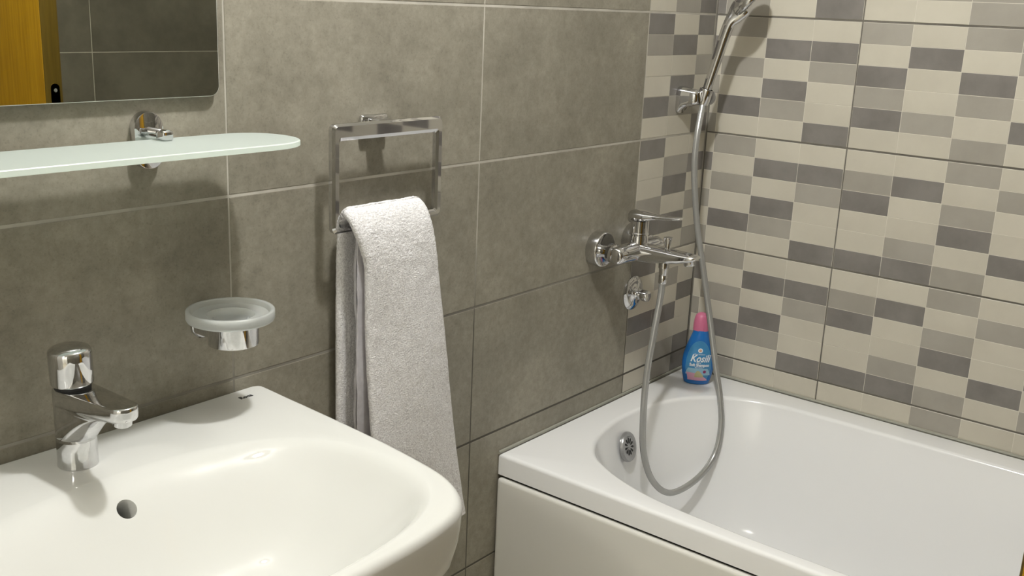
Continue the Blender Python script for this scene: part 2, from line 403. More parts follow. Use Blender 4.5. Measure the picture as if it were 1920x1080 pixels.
# opening outline matching each outline point by angle
def bowl_r(th):
    # superellipse-like opening: wide towards the front, shallower towards the wall
    c, s = math.cos(th), math.sin(th)
    A_ = 0.306 if True else 0; Bf, Bb = 0.198, 0.205
    B_ = Bf if s < 0 else Bb; n_ = 3.0 if s < 0 else 2.4
    return (abs(c/A_)**n_+abs(s/B_)**n_)**(-1/n_)
def at_r(p, f):
    r = p-sc; th = math.atan2(r.y, r.x); R0 = bowl_r(th); return sc+Vector((math.cos(th), math.sin(th), 0))*R0*f
def lerp(a, b, t): return a+(b-a)*t
def sm(t): t = max(0, min(1, t)); return t*t*(3-2*t)
rings = []
def sring(fn, z): rings.append([Vector((XS+fn(p).x, fn(p).y, z if not callable(z) else z(p))) for p in out_s])
def scl(p, f):
    q = Vector((p.x*f, -0.003+(p.y+0.003)*f, 0)); return q
for f, z in [(0.30, -0.175), (0.62, -0.172), (0.80, -0.160), (0.90, -0.138), (0.955, -0.112), (0.982, -0.085), (0.994, -0.055), (0.999, -0.03), (1.0, -0.012)]:
    sring(lambda p: scl(p, f), ZS+z)
def rnd(p, d):
    # inward rounding of the top edge
    r = (p-sc); q = p-r.normalized()*d; 
    q.y = min(q.y, -0.003); return q
rr = 0.013
for a in range(1, 8):
    th = PI/2*a/7; sring(lambda p: rnd(p, rr*(1-math.cos(th))), ZS-rr+rr*math.sin(th))
def mixp(p, t):
    a = rnd(p, rr+0.001); bq = at_r(p, 1.0)
    if (bq-sc).length > (a-sc).length-0.006: bq = sc+(a-sc).normalized()*((a-sc).length-0.006)
    return a.lerp(bq, t)
for t in (0.35, 0.7): sring(lambda p: mixp(p, t), ZS)
def bowl_pt(p, f):
    q = mixp(p, 1.0); return sc+(q-sc)*f
def depth(p, f):
    # rear slope is gentle so that deck melts into bowl; front and side edge are crisper
    r = p-sc; th = math.atan2(r.y, r.x); back_w = sm((math.sin(th)-0.1)/0.7)
    t = 1-f
    crisp = 1-(1-sm(min(1, t/0.62)))**1.25
    soft = sm(min(1, t/0.80))
    crisp2 = crisp*0.85+0.15*min(1, t/0.15)*sm(t/0.15+0.3)
    return ZS-0.125*(crisp2*(1-back_w)+soft*back_w)-0.010*t
for f in [1.0, 0.985, 0.965, 0.94, 0.91, 0.87, 0.83, 0.78, 0.73, 0.68, 0.62, 0.56, 0.50, 0.44, 0.37, 0.30, 0.23, 0.16, 0.10, 0.05]:
    sring(lambda p: bowl_pt(p, f), (lambda p: depth(p, f)))
b = BM(); loft(b, rings)
body = obj('bowl', b, 'ceramic', sink, angle=75)
# overflow hole cut through the rear slope
hc = Vector((XS, -0.178, -0.672))
cut = BM(); lathe(cut, hc+Vector((0, -0.05, 0.05)), (0, 0.7, -0.6), [(0.0135, 0), (0.0135, 0.115)], 32)
cobj = obj('cutter', cut, 'ceramic', sink, smooth=False)
md = body.modifiers.new('hole', 'BOOLEAN'); md.operation = 'DIFFERENCE'; md.object = cobj; md.solver = 'EXACT'
bpy.context.view_layer.update()
dg = bpy.context.evaluated_depsgraph_get()
me2 = bpy.data.meshes.new_from_object(body.evaluated_get(dg)); body.modifiers.clear(); body.data = me2; me2.name = 'bowl'
bpy.data.objects.remove(cobj)
b = BM(); lathe(b, hc+Vector((0, 0.024, -0.021)), (0, 0.7, -0.6), [(0.0133, 0), (0.0133, 0.002)], 32); obj('overflow_back', b, 'seal', sink)
b = BM(); lathe(b, (XS, -0.35, ZS-0.1345), (0, 0, 1), [(0.032, 0), (0.032, 0.003), (0.026, 0.005), (0.004, 0.006)], 32); obj('drain_plug', b, 'chrome', sink)

# maker's lettering on the rim
def text_mesh(s, size, shear=0.0, ext=0.0, bold=0.0):
    cu = bpy.data.curves.new('lettering', 'FONT'); cu.body = s; cu.size = size; cu.shear = shear; cu.extrude = ext; cu.offset = bold
    cu.align_x = 'CENTER'; cu.align_y = 'CENTER'; cu.resolution_u = 3
    o = bpy.data.objects.new('lettering', cu); C.objects.link(o)
    bpy.context.view_layer.update(); d = bpy.context.evaluated_depsgraph_get()
    me = bpy.data.meshes.new_from_object(o.evaluated_get(d)); bpy.data.objects.remove(o); bpy.data.curves.remove(cu)
    b = BM(); b.from_mesh(me); bpy.data.meshes.remove(me); return b
b = text_mesh('Roca', 0.0125, 0, 0.0003, 0.0003)
for v in b.verts: v.co = Vector((-1.5395+v.co.x*0.95, -0.041+v.co.y, ZS+0.0004+v.co.z))
obj('lettering', b, 'ink', sink, smooth=False)['label'] = 'small black maker lettering'

# ------------------------------------------------------------ basin tap
XF, YF = -1.848, -0.080
tap = empty('basin_tap', (XF, YF, ZS), 'chrome single-hole mixer tap standing on the washbasin', 'faucet')
def stadium(R0, r1, Lq, z, n=48, zt=None):
    pts = []
    Lq = max(Lq, 1e-4)
    for i in range(n):
        th = 2*PI*i/n; c, s = math.cos(th), math.sin(th)
        # hull of circle R0 at origin and circle r1 at (0,-Lq)
        if s < -0.0:
            k = sm(min(1, -s*1.6)) 
            x = (R0*(1-k)+r1*k)*c if Lq > 0.02 else R0*c
            y = s*R0 - (Lq + (r1-R0))*k if Lq > 0.02 else s*R0
        else: x, y = R0*c, R0*s
        pts.append((x, y))
    return pts
def hull(R0, r1, Lq, n=56):
    """support-function outline of the hull of two circles, parametrised by angle"""
    out = []
    if Lq < 1e-5: return [(R0*math.cos(2*PI*i/n), R0*math.sin(2*PI*i/n)) for i in range(n)]
    be = math.asin(max(-1, min(1, (R0-r1)/Lq))) if Lq > abs(R0-r1) else PI/2
    # tip arc covers angles between -PI+be .. -be
    for i in range(n):
        th = -PI/2 + 2*PI*i/n
        c, s = math.cos(th), math.sin(th)
        if s < -math.sin(be) and Lq > abs(R0-r1): out.append((r1*c, -Lq+r1*s))
        else: out.append((R0*c, R0*s))
    return out
rings = []
def tring(R0, r1, Lq, z, zslope=0.0):
    rings.append([Vector((XF+x, YF+y, z+zslope*(-y))) for x, y in hull(R0, r1, Lq)])
Rb = 0.0262
SL = 0.119
tring(Rb+0.0005, 0, 0, ZS+0.0005); tring(Rb+0.0005, 0, 0, ZS+0.002); tring(Rb, 0, 0, ZS+0.004); tring(Rb, 0, 0, ZS+0.025)
NU = 26
for k in range(NU+1):
    t = k/NU; Lq = SL*t; z = -0.584+0.0515*(1-(1-t)**2.6)
    tring(Rb+0.0002*t, lerp(Rb, 0.0172, sm(min(1, t*1.3))), Lq, z, 0.075*t)
for dz, rr2 in ((0.003, 0.0186), (0.009, 0.0192), (0.016, 0.0192), (0.0195, 0.0190)): tring(Rb+0.0002, rr2, SL, -0.5325+dz, 0.075-0.020*dz/0.019)
tring(Rb-0.0006, 0.0182, SL, -0.5116, 0.055); tring(Rb-0.003, 0.0160, SL, -0.5110, 0.055)
b = BM(); loft(b, rings); obj('body', b, 'chrome_spot', tap, angle=50)
b = BM(); lathe(b, (XF, YF, -0.514), (0, 0, 1), [(0.0235, 0), (0.0235, 0.014)], 48); obj('cartridge_neck', b, 'black', tap)
b = BM(); lathe(b, (XF, YF, -0.5055), (-0.04, -0.02, 1), [(0.0258, 0), (0.0272, 0.001), (0.0278, 0.003), (0.0278, 0.042), (0.0272, 0.0465), (0.0250, 0.0495), (0.018, 0.0525), (0.009, 0.0538), (0.001, 0.0542)], 56); obj('handle', b, 'chrome', tap)
b = BM(); lathe(b, (XF, YF-SL+0.001, -0.5225), (0, 0.12, -1), [(0.0120, 0), (0.0120, 0.008), (0.0105, 0.0095), (0.002, 0.0095)], 32); obj('aerator', b, 'chrome', tap)

# ------------------------------------------------------------ soap dish
dx, dy = -1.588, -0.074
dish = empty('soap_dish_holder', (dx, 0, -0.50), 'chrome wall holder above the washbasin corner, carrying a glass dish', 'soap dish holder')
b = BM(); lathe(b, (dx+0.004, dy, -0.513), (0, 0, 1), [(0.032, 0.001), (0.0355, 0), (0.0380, 0.001), (0.0385, 0.003), (0.0385, 0.034), (0.033, 0.034), (0.033, 0.006), (0.001, 0.006)], 56); obj('cup_ring', b, 'chrome_spot', dish)
b = BM(); box(b, (dx-0.022, dy+0.025, -0.508), (dx+0.022, -0.004, -0.483), 0.007, 4); obj('arm', b, 'chrome', dish)
b = BM(); lathe(b, (dx, 0.0, -0.497), (0, -1, 0), [(0.022, 0), (0.022, 0.006), (0.020, 0.008), (0.002, 0.008)], 40); obj('wall_plate', b, 'chrome', dish)
gl = BM(); lathe(gl, (dx, dy, -0.481), (0, 0, 1), [(0.001, 0.0), (0.031, 0.0), (0.034, 0.003), (0.060, 0.006), (0.0645, 0.008), (0.066, 0.011), (0.066, 0.0225), (0.0645, 0.024), (0.0605, 0.024), (0.059, 0.0225), (0.0565, 0.0165), (0.042, 0.0135), (0.0385, 0.0155), (0.036, 0.0155), (0.034, 0.0105), (0.028, 0.0075), (0.025, 0.0095), (0.022, 0.0075), (0.001, 0.007)], 72)
o = obj('soap_dish', gl, 'dish_glass', None, angle=50); tag(o, 'round frosted glass soap dish resting in the chrome wall holder', 'soap dish')

# ------------------------------------------------------------ glass shelf
ZG = -0.199; xe = -1.493; xw = -2.14; yb, yf = -0.030, -0.168
br_x = -1.672
shelf = empty('shelf_bracket', (br_x, 0, -0.244), 'oval chrome bracket holding the glass shelf, nearest the towel ring', 'bracket', None)
def oval(bm, cx, cz, hw, hh_, y0, y1, bev=0.002, n=48):
    def pts(d):
        r = hw-d; s = hh_-hw; out = []
        for i in range(n):
            th = 2*PI*i/n; z = r*math.sin(th)+(s if math.sin(th) >= 0 else -s); out.append((r*math.cos(th), z))
        return out
    rg = []
    for d, y in ((0, y0), (0, y1+bev), (bev*0.3, y1+bev*0.3), (bev, y1)):
        rg.append([Vector((cx+x, y, cz+z)) for x, z in pts(d)])
    loft(bm, rg)
def bracket(parent, bx):
    b = BM(); oval(b, bx, -0.2035, 0.0235, 0.041, 0.0, -0.013); obj('wall_plate', b, 'chrome', parent)
    b = BM(); tube(b, [(bx, -0.012, -0.190), (bx, -0.058, -0.190)], 0.0065, 24); obj('clamp_pin', b, 'chrome', parent)
    b = BM(); box(b, (bx-0.0085, -0.060, -0.1985), (bx+0.0085, -0.040, -0.185), 0.003, 3); obj('clamp', b, 'chrome', parent)
    b = BM(); tube(b, [(bx, -0.012, -0.213), (bx, -0.058, -0.213)], 0.0055, 20); obj('support_pin', b, 'chrome', parent)
bracket(shelf, br_x)
pts = []
for i in range(0, 25):
    th = -PI/2+PI*i/24
    # rounded end, fuller at the front
    yc = (yb+yf)/2; hh2 = (yb-yf)/2
    c = math.cos(th); s = math.sin(th)
    pts.append((xe-0.088+0.088*abs(c)**0.75, yc+hh2*math.copysign(abs(s)**0.9, s)))
ptsL = [(2*(-1.848)-x, y) for x, y in reversed(pts)]
outline = pts+ptsL
def ins(p, d):
    cx = -1.848; return (cx+(p[0]-cx)*(1-d/0.35), (yb+yf)/2+(p[1]-(yb+yf)/2)*(1-d/0.069))
rg = []
for d, z in ((0.0012, ZG-0.0085), (0, ZG-0.0075), (0, ZG-0.0012), (0.0012, ZG)):
    rg.append([Vector((*ins(p, d), z)) for p in outline])
b = BM(); loft(b, rg)
b.faces.ensure_lookup_table()
for f in b.faces: f.material_index = 0 if len(f.verts) > 4 else 1
o = obj('glass_shelf', b, ['shelf_glass', 'shelf_edge'], None, smooth=False); tag(o, 'long frosted greenish glass shelf with rounded end below the mirror', 'shelf')

# ------------------------------------------------------------ mirror
mir = empty('wall_mirror', (-1.85, 0, -0.145), 'frameless mirror with rounded corners on the grey tiles above the shelf', 'mirror')
mx0, mx1, mz0, mz1 = -2.15, -1.550, -0.1455, 0.66
def rrect(x0, x1, z0, z1, r, n=8):
    out = []
    for cx, cz, a0 in ((x1-r, z0+r, -PI/2), (x1-r, z1-r, 0), (x0+r, z1-r, PI/2), (x0+r, z0+r, PI)):
        for k in range(n+1): th = a0+PI/2*k/n; out.append((cx+r*math.cos(th), cz+r*math.sin(th)))
    return out
b = BM(); loft(b, [[Vector((x, y, z)) for x, z in rrect(mx0+d, mx1-d, mz0+d, mz1-d, 0.016-d)] for d, y in ((0, -0.0065), (0, -0.0105), (0.001, -0.0112))], cap0=True, cap1=False)
obj('edge', b, 'mirror_edge', mir)
b = BM(); vv = [b.verts.new(Vector((x, -0.0113, z))) for x, z in rrect(mx0+0.001, mx1-0.001, mz0+0.001, mz1-0.001, 0.015)]; b.faces.new(vv)
r_ = bmesh.ops.extrude_face_region(b, geom=b.faces[:])
for v in [q for q in r_['geom'] if isinstance(q, bmesh.types.BMVert)]: v.co.y += 0.0006
obj('glass', b, 'mirror', mir, smooth=False)
for xx in (-2.0, -1.7):
    b = BM(); box(b, (xx-0.02, -0.0064, 0.2), (xx+0.02, 0.0, 0.3)); obj('hanger', b, 'steel', mir, smooth=False)

# ------------------------------------------------------------ towel ring
yr = -0.045
ringo = empty('towel_ring', (-1.227, 0, -0.375), 'square chrome towel ring on the grey tile wall, holding the towel', 'towel ring')
xl, xr_, zt_, zb_ = -1.360, -1.094, -0.1965, -0.380
def rr_pts(x0, x1, z0, z1, r, n=6): return rrect(x0, x1, z0, z1, r, n)
b = BM()
oo = rr_pts(xl, xr_, zb_, zt_, 0.010); ii = rr_pts(xl+0.016, xr_-0.016, zb_+0.0135, zt_-0.028, 0.005)
mid_o = rr_pts(xl+0.004, xr_-0.004, zb_+0.004, zt_-0.004, 0.008); mid_i = rr_pts(xl+0.012, xr_-0.012, zb_+0.0095, zt_-0.022, 0.006)
lay = [[Vector((x, yr+0.006, z)) for x, z in oo], [Vector((x, yr-0.002, z)) for x, z in oo], [Vector((x, yr-0.006, z)) for x, z in mid_o], [Vector((x, yr-0.006, z)) for x, z in mid_i],
       [Vector((x, yr-0.002, z)) for x, z in ii], [Vector((x, yr+0.006, z)) for x, z in ii]]
Rl = [[b.verts.new(p) for p in r] for r in lay]; n_ = len(oo)
for k in range(6):
    A_, B_ = Rl[k], Rl[(k+1) % 6]
    for i in range(n_): b.faces.new((A_[i], A_[(i+1) % n_], B_[(i+1) % n_], B_[i]))
obj('ring', b, 'chrome', ringo, angle=20)
b = BM(); box(b, (-1.245, yr+0.005, -0.222), (-1.209, -0.010, -0.196), 0.004, 3); obj('post', b, 'chrome', ringo)
b = BM(); box(b, (-1.259, -0.012, -0.232), (-1.195, 0.0, -0.190), 0.0055, 4); obj('wall_plate', b, 'chrome', ringo)

# ------------------------------------------------------------ towel
tow = empty('towel', (-1.2, -0.05, -1.0), 'white terry hand towel draped over the square chrome ring', 'towel')
path = [(-0.026, -0.985), (-0.026, -0.80), (-0.024, -0.60), (-0.024, -0.46), (-0.026, -0.395), (-0.030, -0.362), (-0.042, -0.347), (-0.056, -0.350), (-0.068, -0.366), (-0.077, -0.395), (-0.083, -0.45), (-0.086, -0.60), (-0.090, -0.80), (-0.094, -0.990)]
pp = spline([(0, y, z) for y, z in path], 18)
def lims(i):
    t = i/(len(pp)-1); z = pp[i].z; front = t > 0.5
    if front:
        k = (-0.345-z)/0.64; xlft = -1.338+0.020*sm(k*6)+0.016*k; xr2 = -1.152+0.012*k+0.088*k**1.15
    else:
        k = (-0.345-z)/0.64; xlft = -1.328-0.006*k; xr2 = -1.150+0.02*k
    return xlft, xr2
NW = 70
rings = []
for i, p in enumerate(pp):
    tng = (pp[min(i+1, len(pp)-1)]-pp[max(i-1, 0)]).normalized(); nrm = Vector((0, -tng.z, tng.y))   # outwards
    if i/(len(pp)-1) > 0.5 and nrm.y > 0: nrm = -nrm
    x0, x1 = lims(i); ring_ = []
    th_ = 0.0085
    front = i/(len(pp)-1) > 0.5
    def pt(u, side):
        # u 0..1 across, side -1/1
        e = min(u, 1-u)*(x1-x0); ed = min(1, e/0.011); hh3 = th_*math.sqrt(max(0, 1-(1-ed)**2))
        fold = 0.0
        if front:
            zz = p.z
            fold = 0.0035*math.sin(u*7+zz*5+0.5)*sm((-0.36-zz)*6)+0.004*math.sin(u*3.2-zz*9)*sm((-0.4-zz)*4)
        nn = noise.noise(Vector((u*(x1-x0)*45, p.z*45, side*3+(5 if front else 0))))*0.0014
        n2 = noise.noise(Vector((u*(x1-x0)*190, i*0.55, side*7)))*0.0012
        q = Vector((x0+(x1-x0)*u, p.y, p.z))+nrm*(side*(hh3+(nn+n2)*ed))+Vector((0, -fold, 0))
        q.x += (noise.noise(Vector((i*0.5, side*2.0, 9*u)))*0.0012)
        return q
    us = [0, 0.004, 0.012, 0.025, 0.045]+[0.045+(0.91)*k/(NW-1) for k in range(1, NW-1)]+[0.955, 0.975, 0.988, 0.996, 1.0]
    ring_ = [pt(u, 1) for u in us]+[pt(u, -1) for u in reversed(us[1:-1])]
    rings.append(ring_)
b = BM(); loft(b, rings); obj('terry_sheet', b, 'terry', tow, angle=80)
# the turned-in layers seen edge-on between the two hanging leaves
def sheet(bm, pts_, thick, x1):
    rg = []
    for (x, y, z) in pts_:
        rg.append([Vector((x, y-thick/2, z)), Vector((x-0.0012, y, z)), Vector((x, y+thick/2, z)), Vector((x1, y+thick/2, z)), Vector((x1, y-thick/2, z))])
    loft(bm, rg)
zs = [-0.375-0.0152*k for k in range(40)]
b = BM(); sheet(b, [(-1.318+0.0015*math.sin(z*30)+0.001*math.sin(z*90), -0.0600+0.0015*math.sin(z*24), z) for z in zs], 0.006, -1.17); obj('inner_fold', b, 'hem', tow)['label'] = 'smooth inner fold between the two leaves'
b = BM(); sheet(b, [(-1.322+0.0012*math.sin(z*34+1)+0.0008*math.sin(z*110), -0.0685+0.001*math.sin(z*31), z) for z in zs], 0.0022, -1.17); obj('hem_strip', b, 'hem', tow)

# ------------------------------------------------------------ bath mixer
xm = -0.417; zm = -0.548
mixr = empty('bath_mixer', (xm, 0, zm-0.04), 'chrome wall-mounted bath mixer with top lever above the tub end', 'mixer tap')
for sx_ in (-0.079, 0.075):
    b = BM(); lathe(b, (xm+sx_, 0, zm+0.004), (0, -1, 0), [(0.0405, 0), (0.042, 0.002), (0.042, 0.026), (0.0412, 0.0285), (0.0395, 0.030), (0.0375, 0.0295), (0.030, 0.026), (0.012, 0.024)], 56); obj('wall_flange', b, 'chrome', mixr)
    b = BM(); lathe(b, (xm+sx_, -0.010, zm), (0, -1, 0), [(0.014, 0), (0.014, 0.030), (0.0205, 0.031), (0.0220, 0.033), (0.0220, 0.048), (0.020, 0.050), (0.012, 0.051)], 40); obj('union_nut', b, 'chrome', mixr)
b = BM(); lathe(b, (xm-0.098, -0.068, zm-0.002), (1, 0, 0), [(0.014, 0), (0.0185, 0.003), (0.0205, 0.008), (0.0215, 0.03), (0.0235, 0.06), (0.025, 0.098), (0.0235, 0.136), (0.0215, 0.166), (0.0205, 0.188), (0.0185, 0.193), (0.014, 0.196)], 44)
# spout: tapering slab running out into the room
sp = []
for k, (y, hw, zc, hh4) in enumerate([(-0.060, 0.024, zm-0.004, 0.022), (-0.085, 0.026, zm-0.004, 0.021), (-0.115, 0.0265, zm-0.003, 0.0205), (-0.150, 0.026, zm-0.001, 0.0175), (-0.185, 0.0245, zm+0.001, 0.0135), (-0.212, 0.022, zm+0.004, 0.0095), (-0.226, 0.018, zm+0.006, 0.0065), (-0.231, 0.013, zm+0.008, 0.003)]):
    n = 36; r_ = []
    for i in range(n):
        th = 2*PI*i/n; c, s = math.cos(th), math.sin(th)
        r_.append(Vector((xm+hw*math.copysign(abs(c)**0.6, c), y, zc+hh4*math.copysign(abs(s)**0.75, s))))
    sp.append(r_)
loft(b, sp); obj('body', b, 'chrome', mixr)
b = BM(); lathe(b, (xm, -0.209, zm+0.004), (0, -0.15, -1), [(0.0135, 0), (0.0135, 0.016), (0.012, 0.018), (0.003, 0.018)], 32); obj('aerator', b, 'chrome', mixr)
b = BM(); lathe(b, (xm, -0.070, zm+0.005), (0, 0, 1), [(0.0235, 0), (0.0225, 0.025), (0.0215, 0.030), (0.0215, 0.032), (0.0235, 0.0335), (0.0235, 0.0365), (0.0222, 0.038), (0.0222, 0.066)], 44); obj('cartridge_column', b, 'chrome', mixr)
b = BM(); rg = []
for y, hw, zc, hh4 in [(-0.045, 0.010, zm+0.078, 0.010), (-0.047, 0.0185, zm+0.078, 0.015), (-0.057, 0.0230, zm+0.080, 0.0165), (-0.075, 0.0248, zm+0.0815, 0.0155), (-0.090, 0.0225, zm+0.083, 0.012), (-0.105, 0.016, zm+0.0845, 0.0085), (-0.125, 0.0125, zm+0.086, 0.006), (-0.150, 0.012, zm+0.088, 0.0048), (-0.172, 0.0125, zm+0.0905, 0.0045), (-0.180, 0.009, zm+0.0915, 0.0030)]:
    n = 32; rg.append([Vector((xm+hw*math.cos(2*PI*i/n), y, zc+hh4*math.copysign(abs(math.sin(2*PI*i/n))**0.8, math.sin(2*PI*i/n)))) for i in range(n)])
loft(b, rg); obj('lever', b, 'chrome', mixr)
b = BM(); lathe(b, (xm, -0.150, zm+0.010), (0, 0, 1), [(0.0095, 0), (0.007, 0.004), (0.0065, 0.010), (0.008, 0.020), (0.0105, 0.030), (0.0105, 0.033), (0.008, 0.034), (0.001, 0.034)], 28); obj('diverter_knob', b, 'chrome', mixr)
b = BM(); lathe(b, (xm+0.004, -0.142, zm-0.012), (0, 0, -1), [(0.010, 0), (0.010, 0.006), (0.0125, 0.007), (0.0125, 0.020), (0.011, 0.021), (0.0095, 0.038), (0.0085, 0.040)], 6+18); obj('hose_outlet', b, 'chrome', mixr)

# ------------------------------------------------------------ valve cover
val = empty('stop_valve', (-0.312, 0, -0.734), 'small round chrome wall valve with knob, below the bath mixer', 'valve')
b = BM(); lathe(b, (-0.312, 0, -0.690), (0, -1, 0), [(0.044, 0), (0.044, 0.003), (0.041, 0.0055), (0.030, 0.008), (0.016, 0.010), (0.011, 0.014), (0.010, 0.018)], 56); obj('cover_plate', b, 'chrome', val)
b = BM(); lathe(b, (-0.312, -0.010, -0.690), (0, -1, 0), [(0.0095, 0), (0.0105, 0.012), (0.0135, 0.013), (0.0145, 0.015), (0.0145, 0.034), (0.013, 0.037), (0.003, 0.038)], 36); obj('knob', b, 'chrome', val)

# ------------------------------------------------------------ shower holder, handset, hose
hold = empty('shower_holder', (-0.135, 0, -0.24), 'chrome wall bracket for the hand shower on the mosaic strip', 'shower holder')
b = BM(); rg = []
for y, hw, zc, hh4 in [(0.0, 0.0235, -0.212, 0.034), (-0.006, 0.0245, -0.211, 0.034), (-0.014, 0.0235, -0.207, 0.028), (-0.028, 0.0220, -0.204, 0.023), (-0.042, 0.0205, -0.203, 0.020), (-0.051, 0.0185, -0.203, 0.018), (-0.055, 0.014, -0.203, 0.014)]:
    n = 36; rg.append([Vector((-0.150+hw*math.copysign(abs(math.cos(2*PI*i/n))**0.55, math.cos(2*PI*i/n)), y, zc+hh4*math.copysign(abs(math.sin(2*PI*i/n))**0.55, math.sin(2*PI*i/n)))) for i in range(n)])
loft(b, rg); obj('wall_bracket', b, 'chrome', hold)
hd = Vector((0.05, -0.235, 0.95)).normalized()
hb = Vector((-0.128, -0.062, -0.178))             # foot of the handset
b = BM(); lathe(b, hb-hd*0.044, hd, [(0.0100, 0), (0.0150, 0.002), (0.0165, 0.010), (0.0180, 0.036), (0.0175, 0.040), (0.0140, 0.041), (0.0140, 0.036), (0.0110, 0.012)], 32); obj('cradle', b, 'chrome', hold)
b = BM(); lathe(b, (-0.112, -0.052, -0.203), (1, -0.3, 0), [(0.010, 0), (0.0185, 0.001), (0.0195, 0.004), (0.0195, 0.012), (0.017, 0.016), (0.010, 0.019), (0.001, 0.020)], 32); obj('pivot_knob', b, 'steel', hold)['label'] = 'dark pivot knob'
hs = empty('hand_shower', tuple(hb), 'chrome hand shower standing in its holder in the corner', 'hand shower')
neck = Vector((-0.125, -0.098, -0.036))
hcn = Vector((-0.112, -0.143, 0.044))
ctr = [hb-hd*0.006, hb+(neck-hb)*0.15, hb+(neck-hb)*0.4, hb+(neck-hb)*0.65, hb+(neck-hb)*0.88, neck+Vector((0.001, -0.006, 0.016)), neck+Vector((0.007, -0.018, 0.036)), neck+Vector((0.012, -0.030, 0.056))]
cp = spline(ctr, 8)
b = BM(); tube(b, cp, lambda t: lerp(0.0115, 0.0150, min(1, t*1.4))+0.013*sm((t-0.68)/0.32), 28, ry=lambda t: lerp(0.0112, 0.0140, min(1, t*1.4))+0.003*sm((t-0.68)/0.32)); obj('handle', b, 'chrome', hs)
hn = Vector((0.42, -0.66, -0.62)).normalized()       # direction the spray face looks
b = BM(); lathe(b, hcn+hn*0.010, -hn, [(0.047, 0), (0.050, 0.001), (0.0515, 0.004), (0.0505, 0.012), (0.045, 0.020), (0.034, 0.028), (0.018, 0.033), (0.001, 0.034)], 56); obj('head_shell', b, 'chrome', hs)
b = BM(); lathe(b, hcn+hn*0.009, hn, [(0.0465, 0), (0.0465, 0.002), (0.044, 0.0035), (0.001, 0.0035)], 48); sf = obj('spray_face', b, 'steel', hs); sf['label'] = 'grey spray face'
a_, b_, _ = frame(hn); b = BM()
for rr_, nn_ in ((0.012, 6), (0.024, 12), (0.036, 18)):
    for k in range(nn_):
        th = 2*PI*k/nn_; lathe(b, hcn+hn*0.012+a_*rr_*math.cos(th)+b_*rr_*math.sin(th), hn, [(0.0016, 0), (0.0012, 0.002)], 6)
obj('nozzles', b, 'black', sf, smooth=False, kind='stuff')
# hose, measured through the picture's rays at the depth of each bend
CAM = Vector((-2.51809, -1.34446, 0.00837))
def ray_y(u, v, y):
    d = R @ Vector(((u-960)/1963.63, -(v-540)/1963.63, -1)); t = (y-CAM.y)/d.y; return CAM+d*t
b = BM()
hp = [tuple(hb-hd*0.030)]+[tuple(ray_y(*q)) for q in [(1306, 262, -0.066), (1302, 330, -0.070), (1307, 420, -0.08), (1318, 500, -0.095), (1330, 590, -0.125), (1341, 680, -0.165), (1350, 745, -0.195), (1352, 800, -0.213), (1339, 855, -0.217), (1304, 900, -0.208), (1257, 924, -0.188), (1224, 902, -0.172), (1207, 850, -0.160), (1206, 780, -0.152), (1213, 700, -0.148), (1225, 630, -0.146), (1238, 560, -0.143)]]+[(xm+0.004, -0.142, zm-0.050)]
tube(b, spline(hp, 12), 0.0080, 16)
hose = obj('hose', b, 'hose', hs); hose['label'] = 'smooth grey shower hose'
b = BM(); p0 = hb-hd*0.030; lathe(b, p0-hd*0.012, hd, [(0.0090, 0), (0.0105, 0.002), (0.0108, 0.016), (0.0098, 0.018)], 24); obj('hose_nut', b, 'chrome', hs)
b = BM(); lathe(b, (xm+0.004, -0.142, zm-0.070), (0, 0, 1), [(0.0092, 0), (0.0105, 0.002), (0.0100, 0.020), (0.0085, 0.022)], 24); obj('hose_nut', b, 'chrome', hs)

# ------------------------------------------------------------ shampoo bottle
bx_, by_ = -0.100, -0.092
yaw = math.atan2(-1.25, -2.42)+0.10                     # label faces the room
bot = empty('shampoo_bottle', (bx_, by_, ZR), 'blue shampoo bottle with pink cap standing in the tub corner', 'bottle')
fwd = Vector((math.cos(yaw), math.sin(yaw), 0)); side = Vector((-fwd.y, fwd.x, 0))   # side: to the viewer's right is -side?
side = Vector((0, 0, 1)).cross(-fwd); side = -side if side.dot(Vector((R[0][0], R[1][0], 0))) < 0 else side
bp = [(0.0, 0.0310), (0.002, 0.0335), (0.010, 0.0360), (0.025, 0.0398), (0.042, 0.0420), (0.060, 0.0425), (0.078, 0.0408), (0.096, 0.0365), (0.112, 0.0312), (0.126, 0.0260), (0.137, 0.0220), (0.143, 0.0203), (0.150, 0.0200)]
def bw(z):
    for (z0, r0), (z1, r1) in zip(bp[:-1], bp[1:]):
        if z0 <= z <= z1: t = (z-z0)/(z1-z0); return r0+(r1-r0)*t
    return bp[-1][1]
def bd(z): return bw(z)*lerp(0.60, 0.98, sm((z-0.10)/0.045))
base = Vector((bx_, by_, ZR+0.001))
def bpt(th, z, off=0.0):
    return base+side*((bw(z)+off)*math.sin(th))+fwd*((bd(z)+off)*math.cos(th))+Vector((0, 0, z))
zz = [p[0] for p in spline([(q[0], 0, 0) for q in bp], 3)]
b = BM(); loft(b, [[bpt(2*PI*i/56, min(z.x if hasattr(z, 'x') else z, 0.150)) for i in range(56)] for z in zz]); obj('bottle_body', b, 'blue', bot, angle=60)
def cap_pt(th, z, r): 
    return base+side*(r*math.sin(th))+fwd*(r*(0.92 if math.cos(th) > 0 else 1)*math.cos(th))+Vector((0, 0, z))
b = BM(); loft(b, [[cap_pt(2*PI*i/40, z, r) for i in range(40)] for z, r in [(0.148, 0.0200), (0.149, 0.0212), (0.165, 0.0208), (0.177, 0.0196), (0.186, 0.0175), (0.192, 0.0140), (0.1955, 0.008), (0.1965, 0.001)]])
cap = obj('cap', b, 'pink', bot)
b = BM(); rg = []
